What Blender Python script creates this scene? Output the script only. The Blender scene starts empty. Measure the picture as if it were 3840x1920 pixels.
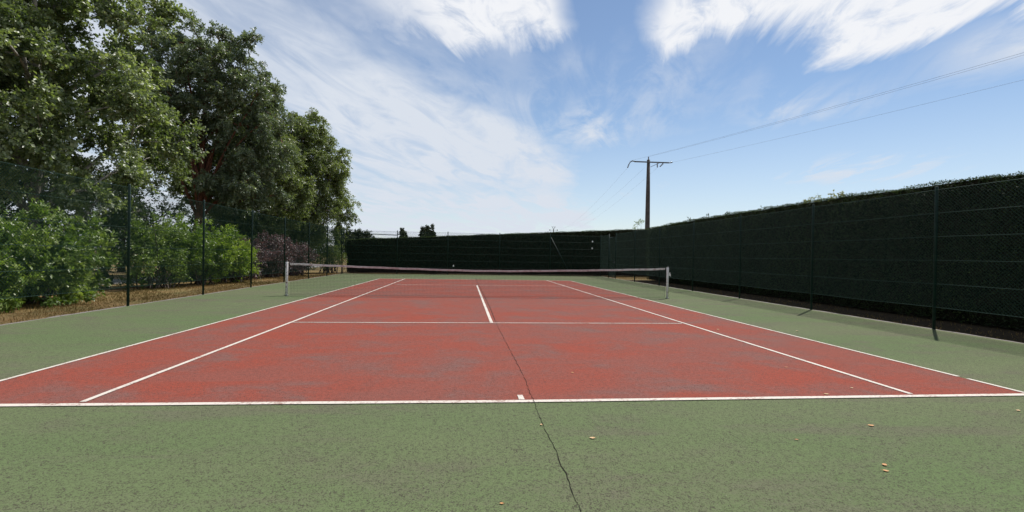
import bpy, math, random
import numpy as np
from mathutils import Vector, Matrix, Quaternion

random.seed(11)
sc = bpy.context.scene
COL = sc.collection
rad = math.radians

# ------------------------------------------------------------------ camera
CAM_POS = Vector((-0.627, -16.685, 1.4225))
YAW, PITCH, ROLL = 0.09357, -0.00074, 0.01668
fw = Vector((math.sin(YAW) * math.cos(PITCH), math.cos(YAW) * math.cos(PITCH), math.sin(PITCH)))
rt = Vector((math.cos(YAW), -math.sin(YAW), 0))
up = rt.cross(fw)
rt2 = rt * math.cos(ROLL) + up * math.sin(ROLL)
up2 = -rt * math.sin(ROLL) + up * math.cos(ROLL)
cd = bpy.data.cameras.new('camera')
cam = bpy.data.objects.new('camera', cd)
COL.objects.link(cam)
mt = Matrix((rt2, up2, -fw)).transposed().to_4x4()
mt.translation = CAM_POS
cam.matrix_world = mt
cd.sensor_fit = 'HORIZONTAL'
cd.sensor_width = 36
cd.lens = 1850.2 / 3840 * 36
cd.clip_start = 0.05
cd.clip_end = 6000
sc.camera = cam

# ------------------------------------------------------------------ light
SUN_EL, SUN_AZ = rad(56.5), rad(45)          # azimuth measured from +Y towards +X
sun_dir = Vector((math.sin(SUN_AZ) * math.cos(SUN_EL), math.cos(SUN_AZ) * math.cos(SUN_EL), math.sin(SUN_EL)))
sd = bpy.data.lights.new('sun', 'SUN')
sd.energy = 4.9
sd.angle = rad(0.53)
sd.color = (1.0, 0.955, 0.89)
so = bpy.data.objects.new('sun', sd)
COL.objects.link(so)
so.rotation_euler = sun_dir.to_track_quat('Z', 'Y').to_euler()
so.location = (20, 20, 40)

world = bpy.data.worlds.new('World')
sc.world = world
world.use_nodes = True
wn = world.node_tree
wn.nodes.clear()


class NT:
    """small helper to write node maths"""
    def __init__(s, tree):
        s.t = tree

    def n(s, typ, **kw):
        nd = s.t.nodes.new(typ)
        for k, v in kw.items():
            setattr(nd, k, v)
        return nd

    def lk(s, a, b):
        s.t.links.new(a, b)

    def val(s, sock, v):
        if isinstance(v, (int, float, tuple, list)):
            sock.default_value = v
        else:
            s.lk(v, sock)

    def m(s, op, a, b=None, c=None, clamp=False):
        nd = s.n('ShaderNodeMath', operation=op)
        nd.use_clamp = clamp
        s.val(nd.inputs[0], a)
        if b is not None:
            s.val(nd.inputs[1], b)
        if c is not None:
            s.val(nd.inputs[2], c)
        return nd.outputs[0]

    def ss(s, x, lo, hi, a=0.0, b=1.0):
        nd = s.n('ShaderNodeMapRange', interpolation_type='SMOOTHSTEP')
        s.val(nd.inputs['Value'], x)
        s.val(nd.inputs['From Min'], lo)
        s.val(nd.inputs['From Max'], hi)
        s.val(nd.inputs['To Min'], a)
        s.val(nd.inputs['To Max'], b)
        return nd.outputs['Result']

    def vec(s, x, y, z=0.0):
        nd = s.n('ShaderNodeCombineXYZ')
        for i, v in enumerate((x, y, z)):
            s.val(nd.inputs[i], v)
        return nd.outputs[0]

    def noise(s, vec, scale=1.0, detail=4.0, rough=0.5, dist=0.0, color=False):
        nd = s.n('ShaderNodeTexNoise')
        if vec is not None:
            s.lk(vec, nd.inputs['Vector'])
        nd.inputs['Scale'].default_value = scale
        nd.inputs['Detail'].default_value = detail
        nd.inputs['Roughness'].default_value = rough
        nd.inputs['Distortion'].default_value = dist
        return nd.outputs['Color' if color else 'Fac']

    def mix(s, f, a, b, blend='MIX'):
        nd = s.n('ShaderNodeMix', data_type='RGBA', blend_type=blend)
        s.val(nd.inputs[0], f)
        for i, v in ((6, a), (7, b)):
            if isinstance(v, (tuple, list)) and len(v) == 3:
                v = (*v, 1)
            s.val(nd.inputs[i], v)
        return nd.outputs[2]


W = NT(wn)
tc = W.n('ShaderNodeTexCoord')
sky = W.n('ShaderNodeTexSky', sky_type='NISHITA', sun_disc=False)
sky.sun_elevation = SUN_EL
sky.sun_rotation = SUN_AZ
sky.air_density = 1.0
sky.dust_density = 0.0
sky.ozone_density = 2.2
SKY_STR = 0.100
sep = W.n('ShaderNodeSeparateXYZ')
W.lk(tc.outputs['Generated'], sep.inputs[0])
X_, Y_, Z_ = sep.outputs
den = W.m('ADD', W.m('MAXIMUM', Z_, 0.01), 0.05)
px = W.m('DIVIDE', X_, den)
py = W.m('DIVIDE', Y_, den)
TH = rad(17)                                    # the cirrus streaks run along this bearing
c_ = W.m('SUBTRACT', W.m('MULTIPLY', px, math.cos(TH)), W.m('MULTIPLY', py, math.sin(TH)))
a_ = W.m('ADD', W.m('MULTIPLY', px, math.sin(TH)), W.m('MULTIPLY', py, math.cos(TH)))
# ragged coordinates
wob = W.noise(W.vec(W.m('MULTIPLY', c_, 1.3), W.m('MULTIPLY', a_, 0.9), 3.1), 1.0, 5, 0.6)
wobc = W.m('MULTIPLY', W.m('SUBTRACT', wob, 0.5), 1.1)
cw = W.m('ADD', c_, wobc)
streak = W.noise(W.vec(W.m('MULTIPLY', c_, 3.4), W.m('MULTIPLY', a_, 1.0), 7.7), 1.0, 9, 0.60, 0.8)
fine = W.noise(W.vec(W.m('MULTIPLY', c_, 8.0), W.m('MULTIPLY', a_, 4.6), 1.3), 1.0, 9, 0.62, 0.8)
big = W.noise(W.vec(W.m('MULTIPLY', c_, 0.9), W.m('MULTIPLY', a_, 0.5), 5.2), 1.0, 3, 0.5)
# broad cirrus sheet to the left of the streak line
sheet_e = W.ss(a_, 1.9, 4.0, -1.02, -0.30)
sheet_m = W.m('SUBTRACT', 1.0, W.ss(W.m('SUBTRACT', W.m('ADD', c_, W.m('MULTIPLY', wobc, 0.8)), sheet_e), -0.32, 0.25))
sheet_n = W.m('ADD', W.ss(streak, 0.32, 0.58, 0.58, 1.05), W.m('MULTIPLY', W.m('SUBTRACT', fine, 0.5), 0.4))
sheet = W.m('MULTIPLY', W.m('MULTIPLY', sheet_m, sheet_n), W.ss(big, 0.25, 0.6, 0.7, 1.0))
# denser bank overhead, its ragged lower edge drawn out along the wind
def gauss(x, x0, sx, y=None, y0=0, sy=1):
    q = W.m('POWER', W.m('ABSOLUTE', W.m('DIVIDE', W.m('SUBTRACT', x, x0), sx)), 2)
    if y is not None:
        q = W.m('ADD', q, W.m('POWER', W.m('ABSOLUTE', W.m('DIVIDE', W.m('SUBTRACT', y, y0), sy)), 2))
    return W.m('POWER', 2.718, W.m('MULTIPLY', q, -1))


edge_n = W.noise(W.vec(W.m('MULTIPLY', c_, 3.6), W.m('MULTIPLY', a_, 0.6), 11.37), 1.0, 8, 0.62, 0.5)
edge = W.m('ADD', a_, W.m('MULTIPLY', W.m('SUBTRACT', edge_n, 0.5), 1.1))
amax = W.m('ADD', W.m('ADD', W.m('MULTIPLY', gauss(c_, 0.24, 0.17), 0.40), W.m('MULTIPLY', gauss(c_, 0.95, 0.24), 0.42)),
           W.m('ADD', W.m('MULTIPLY', gauss(c_, -0.55, 0.32), 0.20), 1.93))
over = W.m('SUBTRACT', edge, amax)
bank_far = W.m('SUBTRACT', 1.0, W.ss(over, -0.16, 0.14))
bank_gap = W.ss(W.m('ABSOLUTE', W.m('ADD', W.m('SUBTRACT', c_, -0.02), W.m('MULTIPLY', wobc, 0.22))), 0.08, 0.22)
bank = W.m('MULTIPLY', W.m('MULTIPLY', bank_far, bank_gap), W.ss(fine, 0.24, 0.56, 0.5, 1.0))
bank = W.m('MULTIPLY', bank, W.ss(cw, -1.15, -0.6, 0.15, 1.0))
bank = W.m('MULTIPLY', bank, W.m('MAXIMUM', W.ss(a_, 0.6, 1.4), W.ss(big, 0.42, 0.62)))     # broken cover overhead and behind
# thin wisps elsewhere
wm = W.m('ADD', W.m('ADD', gauss(c_, -0.15, 0.33, a_, 3.25, 0.55), gauss(c_, 2.0, 0.75, a_, 4.6, 0.75)),
         W.m('ADD', W.m('MULTIPLY', gauss(c_, 1.0, 0.35, a_, 3.0, 0.35), 0.7), gauss(c_, 1.55, 0.25, a_, 2.25, 0.35)))
wm = W.m('ADD', wm, W.m('MULTIPLY', gauss(c_, 0.45, 0.25, a_, 5.6, 0.9), 0.6))
wm = W.m('MAXIMUM', wm, W.m('MULTIPLY', W.ss(big, 0.40, 0.66), 0.5))
wisp = W.m('MULTIPLY', W.m('MULTIPLY', W.m('ADD', W.ss(streak, 0.32, 0.60), W.m('MULTIPLY', W.ss(fine, 0.4, 0.7), 0.3)), wm), 0.80)
dens = W.m('MAXIMUM', W.m('MAXIMUM', W.m('MULTIPLY', sheet, 1.0), bank), wisp, clamp=True)
dens = W.m('MAXIMUM', dens, W.ss(Z_, 0.0, 0.32, 0.50, 0.05))      # the veil thickens towards the horizon
skyc = W.n('ShaderNodeVectorMath', operation='SCALE')
W.lk(sky.outputs[0], skyc.inputs[0])
skyc.inputs['Scale'].default_value = SKY_STR
cloudc = W.mix(bank, (0.645, 0.695, 0.775), (0.82, 0.835, 0.87))
colr = W.mix(dens, skyc.outputs[0], cloudc)
bg = W.n('ShaderNodeBackground')
W.lk(colr, bg.inputs['Color'])
bg.inputs['Strength'].default_value = 1.0
wo = W.n('ShaderNodeOutputWorld')
W.lk(bg.outputs[0], wo.inputs[0])

sc.view_settings.view_transform = 'Standard'
sc.view_settings.look = 'None'
sc.view_settings.exposure = 0.12
sc.view_settings.gamma = 1.0
sc.view_settings.use_curve_mapping = False
sc.render.engine = 'CYCLES'
sc.cycles.max_bounces = 6
sc.cycles.transparent_max_bounces = 8


# ------------------------------------------------------------------ helpers
class MB:
    """collects shapes; build() links them as one mesh object"""
    def __init__(s):
        s.v = []
        s.f = []

    def add(s, vs, fs):
        o = len(s.v)
        s.v.extend([tuple(v) for v in vs])
        s.f.extend([tuple(i + o for i in f) for f in fs])

    def box(s, lo, hi):
        x0, y0, z0 = lo
        x1, y1, z1 = hi
        s.add([(x0, y0, z0), (x1, y0, z0), (x1, y1, z0), (x0, y1, z0), (x0, y0, z1), (x1, y0, z1), (x1, y1, z1), (x0, y1, z1)],
              [(3, 2, 1, 0), (4, 5, 6, 7), (0, 1, 5, 4), (1, 2, 6, 5), (2, 3, 7, 6), (3, 0, 4, 7)])

    def tube(s, pts, radii, n=6, caps=True):
        pts = [Vector(p) for p in pts]
        if isinstance(radii, (int, float)):
            radii = [radii] * len(pts)
        o = len(s.v)
        ref = None
        for i, p in enumerate(pts):
            a = pts[max(i - 1, 0)]
            b = pts[min(i + 1, len(pts) - 1)]
            d = (b - a).normalized()
            if ref is None:
                ref = Vector((1, 0, 0)) if abs(d.x) < 0.8 else Vector((0, 1, 0))
            u = (ref - d * ref.dot(d)).normalized()
            w = d.cross(u)
            ref = u
            for k in range(n):
                t = 2 * math.pi * k / n
                q = p + (u * math.cos(t) + w * math.sin(t)) * radii[i]
                s.v.append((q.x, q.y, q.z))
        for i in range(len(pts) - 1):
            for k in range(n):
                k2 = (k + 1) % n
                s.f.append((o + i * n + k, o + i * n + k2, o + (i + 1) * n + k2, o + (i + 1) * n + k))
        if caps:
            s.f.append(tuple(o + k for k in reversed(range(n))))
            e = o + (len(pts) - 1) * n
            s.f.append(tuple(e + k for k in range(n)))

    def mesh(s, name, mat, smooth=False):
        me = bpy.data.meshes.new(name)
        me.from_pydata(s.v, [], s.f)
        if smooth:
            me.polygons.foreach_set('use_smooth', [True] * len(me.polygons))
        me.materials.append(mat)
        me.update()
        return me

    def build(s, name, mat, parent=None, smooth=False):
        return link(name, s.mesh(name, mat, smooth), parent)


def link(name, me, parent=None, loc=None):
    o = bpy.data.objects.new(name, me)
    COL.objects.link(o)
    if parent is not None:
        o.parent = parent
        # all part meshes are written in world coordinates; the root holds the base position
        o.matrix_parent_inverse = Matrix.Translation(-Vector(parent.location))
    if loc is not None:
        o.location = loc
    return o


def tag(o, label=None, cat=None, group=None, kind=None):
    if label:
        o['label'] = label
    if cat:
        o['category'] = cat
    if group:
        o['group'] = group
    if kind:
        o['kind'] = kind
    return o


def thing(name, loc, label, cat, group=None):
    o = bpy.data.objects.new(name, None)
    o.empty_display_size = 0.2
    COL.objects.link(o)
    o.location = loc
    return tag(o, label, cat, group)


# ------------------------------------------------------------------ materials
def new_mat(name):
    m = bpy.data.materials.new(name)
    m.use_nodes = True
    t = NT(m.node_tree)
    bs = m.node_tree.nodes['Principled BSDF']
    return m, t, bs


def pos_vec(t):
    g = t.n('ShaderNodeNewGeometry')
    return g.outputs['Position']


def scaled(t, v, sx, sy, sz):
    mp = t.n('ShaderNodeMapping')
    t.lk(v, mp.inputs['Vector'])
    mp.inputs['Scale'].default_value = (sx, sy, sz)
    return mp.outputs[0]


def bump(t, bs, h, strength, dist):
    b = t.n('ShaderNodeBump')
    b.inputs['Strength'].default_value = strength
    b.inputs['Distance'].default_value = dist
    t.lk(h, b.inputs['Height'])
    t.lk(b.outputs[0], bs.inputs['Normal'])


def court_mat(name, fresh, mid, worn, wear_lo, wear_hi, streak_dir, band_k):
    """sun-bleached court paint over open asphalt, worn through in drawn-out patches"""
    m, t, bs = new_mat(name)
    p = pos_vec(t)
    large = t.noise(scaled(t, p, *streak_dir), 0.85, 8, 0.70, 0.6)
    patch = t.noise(p, 1.4, 7, 0.65, 0.4)
    grit = t.noise(p, 105, 3, 0.75)
    band = t.noise(scaled(t, p, 0.35, 1.5, 1), 0.9, 5, 0.6, 0.5)
    grit2 = t.noise(p, 26, 4, 0.7)
    tone = t.noise(scaled(t, p, *streak_dir), 0.22, 4, 0.55)
    c = t.mix(t.ss(tone, 0.32, 0.68), fresh, mid)
    wear = t.m('ADD', t.m('MULTIPLY', large, 0.6), t.m('MULTIPLY', patch, 0.4))
    wear = t.m('ADD', wear, t.m('MULTIPLY', t.m('SUBTRACT', grit2, 0.5), 0.22))
    wear = t.m('MAXIMUM', t.ss(wear, wear_lo, wear_hi), t.m('MULTIPLY', t.ss(t.m('ADD', band, t.m('MULTIPLY', t.m('SUBTRACT', grit2, 0.5), 0.3)), 0.50, 0.68), band_k))
    c = t.mix(wear, c, worn)
    # open aggregate: dark pits where the paint does not reach, pale chips where it has gone
    pit = t.ss(t.m('ADD', grit, t.m('MULTIPLY', t.m('SUBTRACT', grit2, 0.5), 0.35)), 0.38, 0.52)
    c = t.mix(t.m('MULTIPLY', t.m('SUBTRACT', 1.0, pit), t.m('ADD', 0.62, t.m('MULTIPLY', patch, 0.7))), c, (worn[0] * 0.40, worn[1] * 0.40, worn[2] * 0.40))
    chip = t.ss(t.noise(p, 95, 2, 0.5), 0.66, 0.78)
    c = t.mix(t.m('MULTIPLY', chip, 0.45), c, (0.34, 0.31, 0.27))
    t.lk(c, bs.inputs['Base Color'])
    bs.inputs['Roughness'].default_value = 0.95
    bs.inputs['Specular IOR Level'].default_value = 0.15
    bump(t, bs, t.m('ADD', grit, t.m('MULTIPLY', grit2, 0.7)), 0.55, 0.006)
    return m


M = {}
M['red'] = court_mat('red_court_paint', (0.280, 0.055, 0.032), (0.242, 0.068, 0.048), (0.175, 0.096, 0.083), 0.43, 0.69, (0.8, 1.25, 1), 0.35)
M['green'] = court_mat('green_court_paint', (0.104, 0.152, 0.060), (0.128, 0.154, 0.075), (0.128, 0.112, 0.084), 0.46, 0.74, (0.5, 1.6, 1), 0.55)


def simple(name, col, rough=0.6, metal=0.0, spec=0.5, noise=None, col2=None, lo=0.4, hi=0.6, bmp=0.0):
    m, t, bs = new_mat(name)
    bs.inputs['Roughness'].default_value = rough
    bs.inputs['Metallic'].default_value = metal
    bs.inputs['Specular IOR Level'].default_value = spec
    if noise:
        f = t.noise(pos_vec(t), noise, 6, 0.6)
        t.lk(t.mix(t.ss(f, lo, hi), col, col2), bs.inputs['Base Color'])
        if bmp:
            bump(t, bs, f, bmp, 0.02)
    else:
        bs.inputs['Base Color'].default_value = (*col, 1)
    return m


def line_mat():
    m, t, bs = new_mat('white_line_paint')
    p = pos_vec(t)
    f = t.noise(p, 38, 5, 0.7)
    g = t.noise(p, 2.3, 4, 0.6)
    k = t.ss(t.m('ADD', f, t.m('MULTIPLY', t.m('SUBTRACT', g, 0.5), 0.5)), 0.33, 0.49)
    c = t.mix(k, (0.30, 0.20, 0.16), (0.58, 0.525, 0.46))
    t.lk(c, bs.inputs['Base Color'])
    bs.inputs['Roughness'].default_value = 0.8
    bump(t, bs, t.noise(p, 75, 3, 0.7), 0.4, 0.005)
    return m


M['line'] = line_mat()
M['asphalt'] = simple('bare_asphalt_edge', (0.14, 0.12, 0.11), 0.9, noise=30, col2=(0.21, 0.185, 0.17), bmp=0.5)
M['path'] = simple('pale_gravel_path', (0.22, 0.21, 0.20), 0.9, noise=14, col2=(0.33, 0.31, 0.29), bmp=0.4)
M['crack'] = simple('crack_dark', (0.018, 0.016, 0.013), 1.0, spec=0.1)
M['fence'] = simple('dark_green_plastic_coat', (0.004, 0.019, 0.014), 0.55, spec=0.25, noise=9, col2=(0.007, 0.028, 0.020))
M['wire'] = simple('green_coated_wire', (0.009, 0.036, 0.026), 0.8, spec=0.12)
M['linewire'] = simple('pale_green_tension_wire', (0.015, 0.046, 0.034), 0.7, spec=0.2)
M['netstring'] = simple('dark_net_string', (0.022, 0.020, 0.020), 0.8)
M['cable'] = simple('aluminium_cable', (0.17, 0.19, 0.22), 0.5)
M['concrete'] = simple('weathered_pole', (0.055, 0.046, 0.042), 0.85, noise=3.0, col2=(0.085, 0.070, 0.062), bmp=0.3)
M['steel'] = simple('dull_steel', (0.11, 0.115, 0.12), 0.5, metal=0.6)
M['glass'] = simple('brown_insulator', (0.10, 0.075, 0.06), 0.2)
M['whiteplastic'] = simple('white_plastic', (0.72, 0.72, 0.70), 0.5)
M['leafdry'] = simple('dry_leaf', (0.46, 0.21, 0.06), 0.7, noise=60, col2=(0.52, 0.30, 0.12))
M['leafdry2'] = simple('brown_leaf', (0.38, 0.15, 0.05), 0.7, noise=60, col2=(0.50, 0.24, 0.08))
M['leafpale'] = simple('pale_leaf', (0.50, 0.36, 0.20), 0.7, noise=60, col2=(0.50, 0.30, 0.12))


def tape_mat():
    m, t, bs = new_mat('stained_net_tape')
    p = pos_vec(t)
    sp = t.n('ShaderNodeSeparateXYZ')
    t.lk(p, sp.inputs[0])
    clean = t.ss(t.m('ADD', t.m('ABSOLUTE', sp.outputs[0]), t.m('MULTIPLY', t.noise(p, 0.9, 4, 0.6), 2.2)), 4.2, 6.9)
    c = t.mix(clean, (0.50, 0.42, 0.41), (0.64, 0.62, 0.59))
    f = t.noise(p, 9, 5, 0.65)
    c = t.mix(t.ss(f, 0.40, 0.70), c, (0.36, 0.25, 0.24))
    t.lk(c, bs.inputs['Base Color'])
    bs.inputs['Roughness'].default_value = 0.85
    return m


def postpaint():
    m, t, bs = new_mat('flaking_white_paint')
    p = pos_vec(t)
    f = t.noise(p, 11, 6, 0.65)
    rust = t.mix(t.noise(p, 30, 4, 0.6), (0.13, 0.075, 0.05), (0.24, 0.15, 0.11))
    c = t.mix(t.ss(f, 0.56, 0.61), (0.68, 0.67, 0.65), rust)
    t.lk(c, bs.inputs['Base Color'])
    bs.inputs['Roughness'].default_value = 0.55
    bump(t, bs, f, 0.4, 0.01)
    return m


M['tape'] = tape_mat()
M['postpaint'] = postpaint()


def ground_mat():
    m, t, bs = new_mat('parched_ground')
    p = pos_vec(t)
    a = t.noise(p, 0.6, 6, 0.6)
    b = t.noise(p, 7, 5, 0.7)
    c = t.mix(t.ss(a, 0.35, 0.65), (0.19, 0.125, 0.055), (0.135, 0.115, 0.045))
    c = t.mix(t.ss(b, 0.50, 0.72), c, (0.30, 0.19, 0.09))
    c = t.mix(t.ss(b, 0.30, 0.42, 1, 0), c, (0.085, 0.06, 0.035))
    t.lk(c, bs.inputs['Base Color'])
    bs.inputs['Roughness'].default_value = 0.95
    bs.inputs['Specular IOR Level'].default_value = 0.15
    bump(t, bs, b, 0.7, 0.03)
    return m


M['ground'] = ground_mat()


def leaf_mat(name, cols, rough=0.4, spec=0.5, trans=0.25, tcol=None):
    """cols: dark, mid, light leaf tints picked per leaf by its tint value"""
    m, t, bs = new_mat(name)
    at = t.n('ShaderNodeAttribute', attribute_name='tint')
    r = t.n('ShaderNodeValToRGB')
    el = r.color_ramp.elements
    el[0].position, el[0].color = 0.0, (*cols[0], 1)
    el[1].position, el[1].color = 1.0, (*cols[2], 1)
    e = el.new(0.5)
    e.color = (*cols[1], 1)
    t.lk(at.outputs['Fac'], r.inputs[0])
    t.lk(r.outputs[0], bs.inputs['Base Color'])
    bs.inputs['Roughness'].default_value = rough
    bs.inputs['Specular IOR Level'].default_value = spec
    if trans > 0:
        tr = t.n('ShaderNodeBsdfTranslucent')
        k = tcol or (1.35, 1.5, 0.55)
        t.lk(t.mix(1.0, r.outputs[0], k, 'MULTIPLY'), tr.inputs[0])
        mx = t.n('ShaderNodeMixShader')
        mx.inputs[0].default_value = trans
        t.lk(bs.outputs[0], mx.inputs[1])
        t.lk(tr.outputs[0], mx.inputs[2])
        out = m.node_tree.nodes['Material Output']
        t.lk(mx.outputs[0], out.inputs['Surface'])
    return m


M['lf_poplar'] = leaf_mat('leaf_glossy_olive', ((0.074, 0.107, 0.042), (0.173, 0.219, 0.100), (0.367, 0.413, 0.260)), 0.45, 0.8, 0.36)
M['lf_euca'] = leaf_mat('leaf_grey_green', ((0.097, 0.132, 0.085), (0.158, 0.201, 0.125), (0.242, 0.274, 0.172)), 0.36, 0.6, 0.28)
M['lf_birch'] = leaf_mat('leaf_yellow_green', ((0.099, 0.132, 0.054), (0.172, 0.209, 0.085), (0.270, 0.308, 0.151)), 0.42, 0.6, 0.36)
M['lf_dark'] = leaf_mat('leaf_deep_green', ((0.030, 0.050, 0.020), (0.050, 0.078, 0.028), (0.080, 0.110, 0.040)), 0.40, 0.5, 0.25)
M['lf_laurel'] = leaf_mat('leaf_laurel', ((0.071, 0.121, 0.026), (0.142, 0.212, 0.048), (0.261, 0.326, 0.095)), 0.42, 0.5, 0.34)
M['lf_bright'] = leaf_mat('leaf_fresh_green', ((0.103, 0.171, 0.028), (0.213, 0.299, 0.046), (0.347, 0.422, 0.089)), 0.42, 0.5, 0.42)
M['lf_purple'] = leaf_mat('leaf_purple', ((0.081, 0.060, 0.066), (0.156, 0.114, 0.123), (0.284, 0.199, 0.205)), 0.40, 0.6, 0.25, (1.5, 0.9, 0.8))
M['lf_willow'] = leaf_mat('leaf_willow', ((0.120, 0.168, 0.042), (0.180, 0.234, 0.060), (0.240, 0.288, 0.090)), 0.45, 0.5, 0.35)
M['lf_hedge'] = leaf_mat('leaf_cypress', ((0.012, 0.021, 0.009), (0.024, 0.040, 0.014), (0.085, 0.120, 0.026)), 0.7, 0.2, 0.20)
M['lf_far'] = leaf_mat('leaf_far_tree', ((0.030, 0.046, 0.026), (0.046, 0.064, 0.034), (0.066, 0.086, 0.044)), 0.6, 0.3, 0.15)
M['lf_shoot'] = leaf_mat('leaf_shoot', ((0.16, 0.17, 0.05), (0.24, 0.24, 0.08), (0.30, 0.28, 0.10)), 0.5, 0.4, 0.35)
M['grass'] = leaf_mat('dry_grass_blade', ((0.105, 0.088, 0.028), (0.190, 0.135, 0.050), (0.330, 0.215, 0.095)), 0.8, 0.2, 0.25, (1.1, 1.0, 0.7))
M['core'] = simple('hedge_inner_shade', (0.008, 0.010, 0.006), 1.0, spec=0.0, noise=6, col2=(0.020, 0.018, 0.012), bmp=0.8)
M['bark_red'] = simple('bark_red_brown', (0.13, 0.050, 0.028), 0.85, noise=7, col2=(0.21, 0.085, 0.048), bmp=0.6)
M['bark_pale'] = simple('bark_pale_grey', (0.17, 0.16, 0.14), 0.85, noise=7, col2=(0.34, 0.32, 0.28), bmp=0.5)
M['bark'] = simple('bark_brown', (0.055, 0.042, 0.032), 0.9, noise=8, col2=(0.10, 0.08, 0.06), bmp=0.6)


# ------------------------------------------------------------------ foliage
def unit(v):
    return v / np.maximum(np.linalg.norm(v, axis=1, keepdims=True), 1e-9)


def leaf_mesh(name, P, Nn, D, L, Wd, tint, mat, fold=0.18):
    """N leaves as folded kites: base, right edge, tip, left edge"""
    n = len(P)
    D = unit(D - Nn * np.sum(D * Nn, axis=1, keepdims=True))
    S = np.cross(D, Nn)
    L = np.asarray(L).reshape(-1, 1) * np.ones((n, 1))
    Wd = np.asarray(Wd).reshape(-1, 1) * np.ones((n, 1))
    V = np.empty((n, 4, 3), np.float32)
    V[:, 0] = P
    V[:, 2] = P + D * L
    mid = P + D * L * 0.45 + Nn * (Wd * fold)
    V[:, 1] = mid + S * Wd * 0.5
    V[:, 3] = mid - S * Wd * 0.5
    me = bpy.data.meshes.new(name)
    me.vertices.add(n * 4)
    me.vertices.foreach_set('co', V.reshape(-1))
    idx = (np.arange(n)[:, None] * 4 + np.array([0, 1, 2, 0, 2, 3])[None]).astype(np.int32).reshape(-1)
    me.loops.add(n * 6)
    me.loops.foreach_set('vertex_index', idx)
    me.polygons.add(n * 2)
    me.polygons.foreach_set('loop_start', np.arange(0, n * 6, 3, dtype=np.int32))
    me.polygons.foreach_set('loop_total', np.full(n * 2, 3, np.int32))
    at = me.attributes.new('tint', 'FLOAT', 'FACE')
    at.data.foreach_set('value', np.repeat(np.clip(tint, 0, 1), 2).astype(np.float32))
    me.materials.append(mat)
    me.update(calc_edges=True)
    return me


def clump_centers(rng, lobes, n, shell=2.2, mind=0.0, rag=0.45):
    KD, PH = rng.normal(size=(5, 3)), rng.random(5) * 6.28
    vol = np.array([l[3] * l[4] * l[5] for l in lobes]) ** 0.8
    vol /= vol.sum()
    out, own = [], []
    tries = 0
    while len(out) < n and tries < n * 12:
        tries += 1
        k = rng.choice(len(lobes), p=vol)
        l = lobes[k]
        d = rng.normal(size=3)
        d /= np.linalg.norm(d)
        r = rng.random() ** (1 / shell) * (1 + rag * np.mean(np.sin(KD @ d * 2.6 + PH)))
        p = np.array(l[:3]) + d * np.array(l[3:6]) * r
        if mind and out and np.min(np.sum((np.array(out) - p) ** 2, axis=1)) < mind * mind:
            continue
        out.append(p)
        own.append(k)
    return np.array(out), np.array(own)


def crown_leaves(rng, C, cr, per, L, Wd, axis=None, droop=0.0, upbias=0.35, flat=0.8):
    """leaves of every clump C: spread along short twigs that leave the clump's centre"""
    Ps, Ns, Ds, Ts = [], [], [], []
    cen = C.mean(axis=0)
    for i, c in enumerate(C):
        r = cr * rng.uniform(0.65, 1.35)
        m = int(per * (r / cr) ** 2)
        nt = max(5, m // 22)
        out = c - cen
        out[2] *= 0.6
        out = out / (np.linalg.norm(out) + 1e-6)
        tw = unit(rng.normal(size=(nt, 3)) + out * 0.8 + np.array([0, 0, 0.25 - droop * 0.4]))
        tl = r * rng.uniform(0.55, 1.45, nt)
        ti = rng.integers(0, nt, m)
        s = rng.random(m) ** 0.62
        p = c + tw[ti] * (s * tl[ti])[:, None] + rng.normal(size=(m, 3)) * (r * 0.085)
        if droop:
            p[:, 2] -= droop * (s ** 1.6) * tl[ti]
        d = tw[ti] + rng.normal(size=(m, 3)) * 0.6
        d[:, 2] -= 0.25 + droop * 0.8
        nn = rng.normal(size=(m, 3)) * 0.85 + np.array([0, 0, upbias]) + out * 0.15 + tw[ti] * 0.25
        Ps.append(p)
        Ns.append(unit(nn))
        Ds.append(d)
        Ts.append(np.clip(0.45 + rng.normal() * 0.20 + rng.normal(size=m) * 0.2, 0, 1))
    P, Nn, D, T = map(np.concatenate, (Ps, Ns, Ds, Ts))
    n = len(P)
    sc_ = rng.uniform(0.7, 1.25, n)
    return P, Nn, D, L * sc_, Wd * sc_, T


def bent(a, b, k, sag, rng, n=5):
    """a curved limb from a to b"""
    a, b = Vector(a), Vector(b)
    mid = a.lerp(b, 0.5) + Vector((rng.normal() * k, rng.normal() * k, sag))
    return [a * (1 - t) ** 2 + mid * 2 * t * (1 - t) + b * t * t for t in [i / (n - 1) for i in range(n)]]


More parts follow.
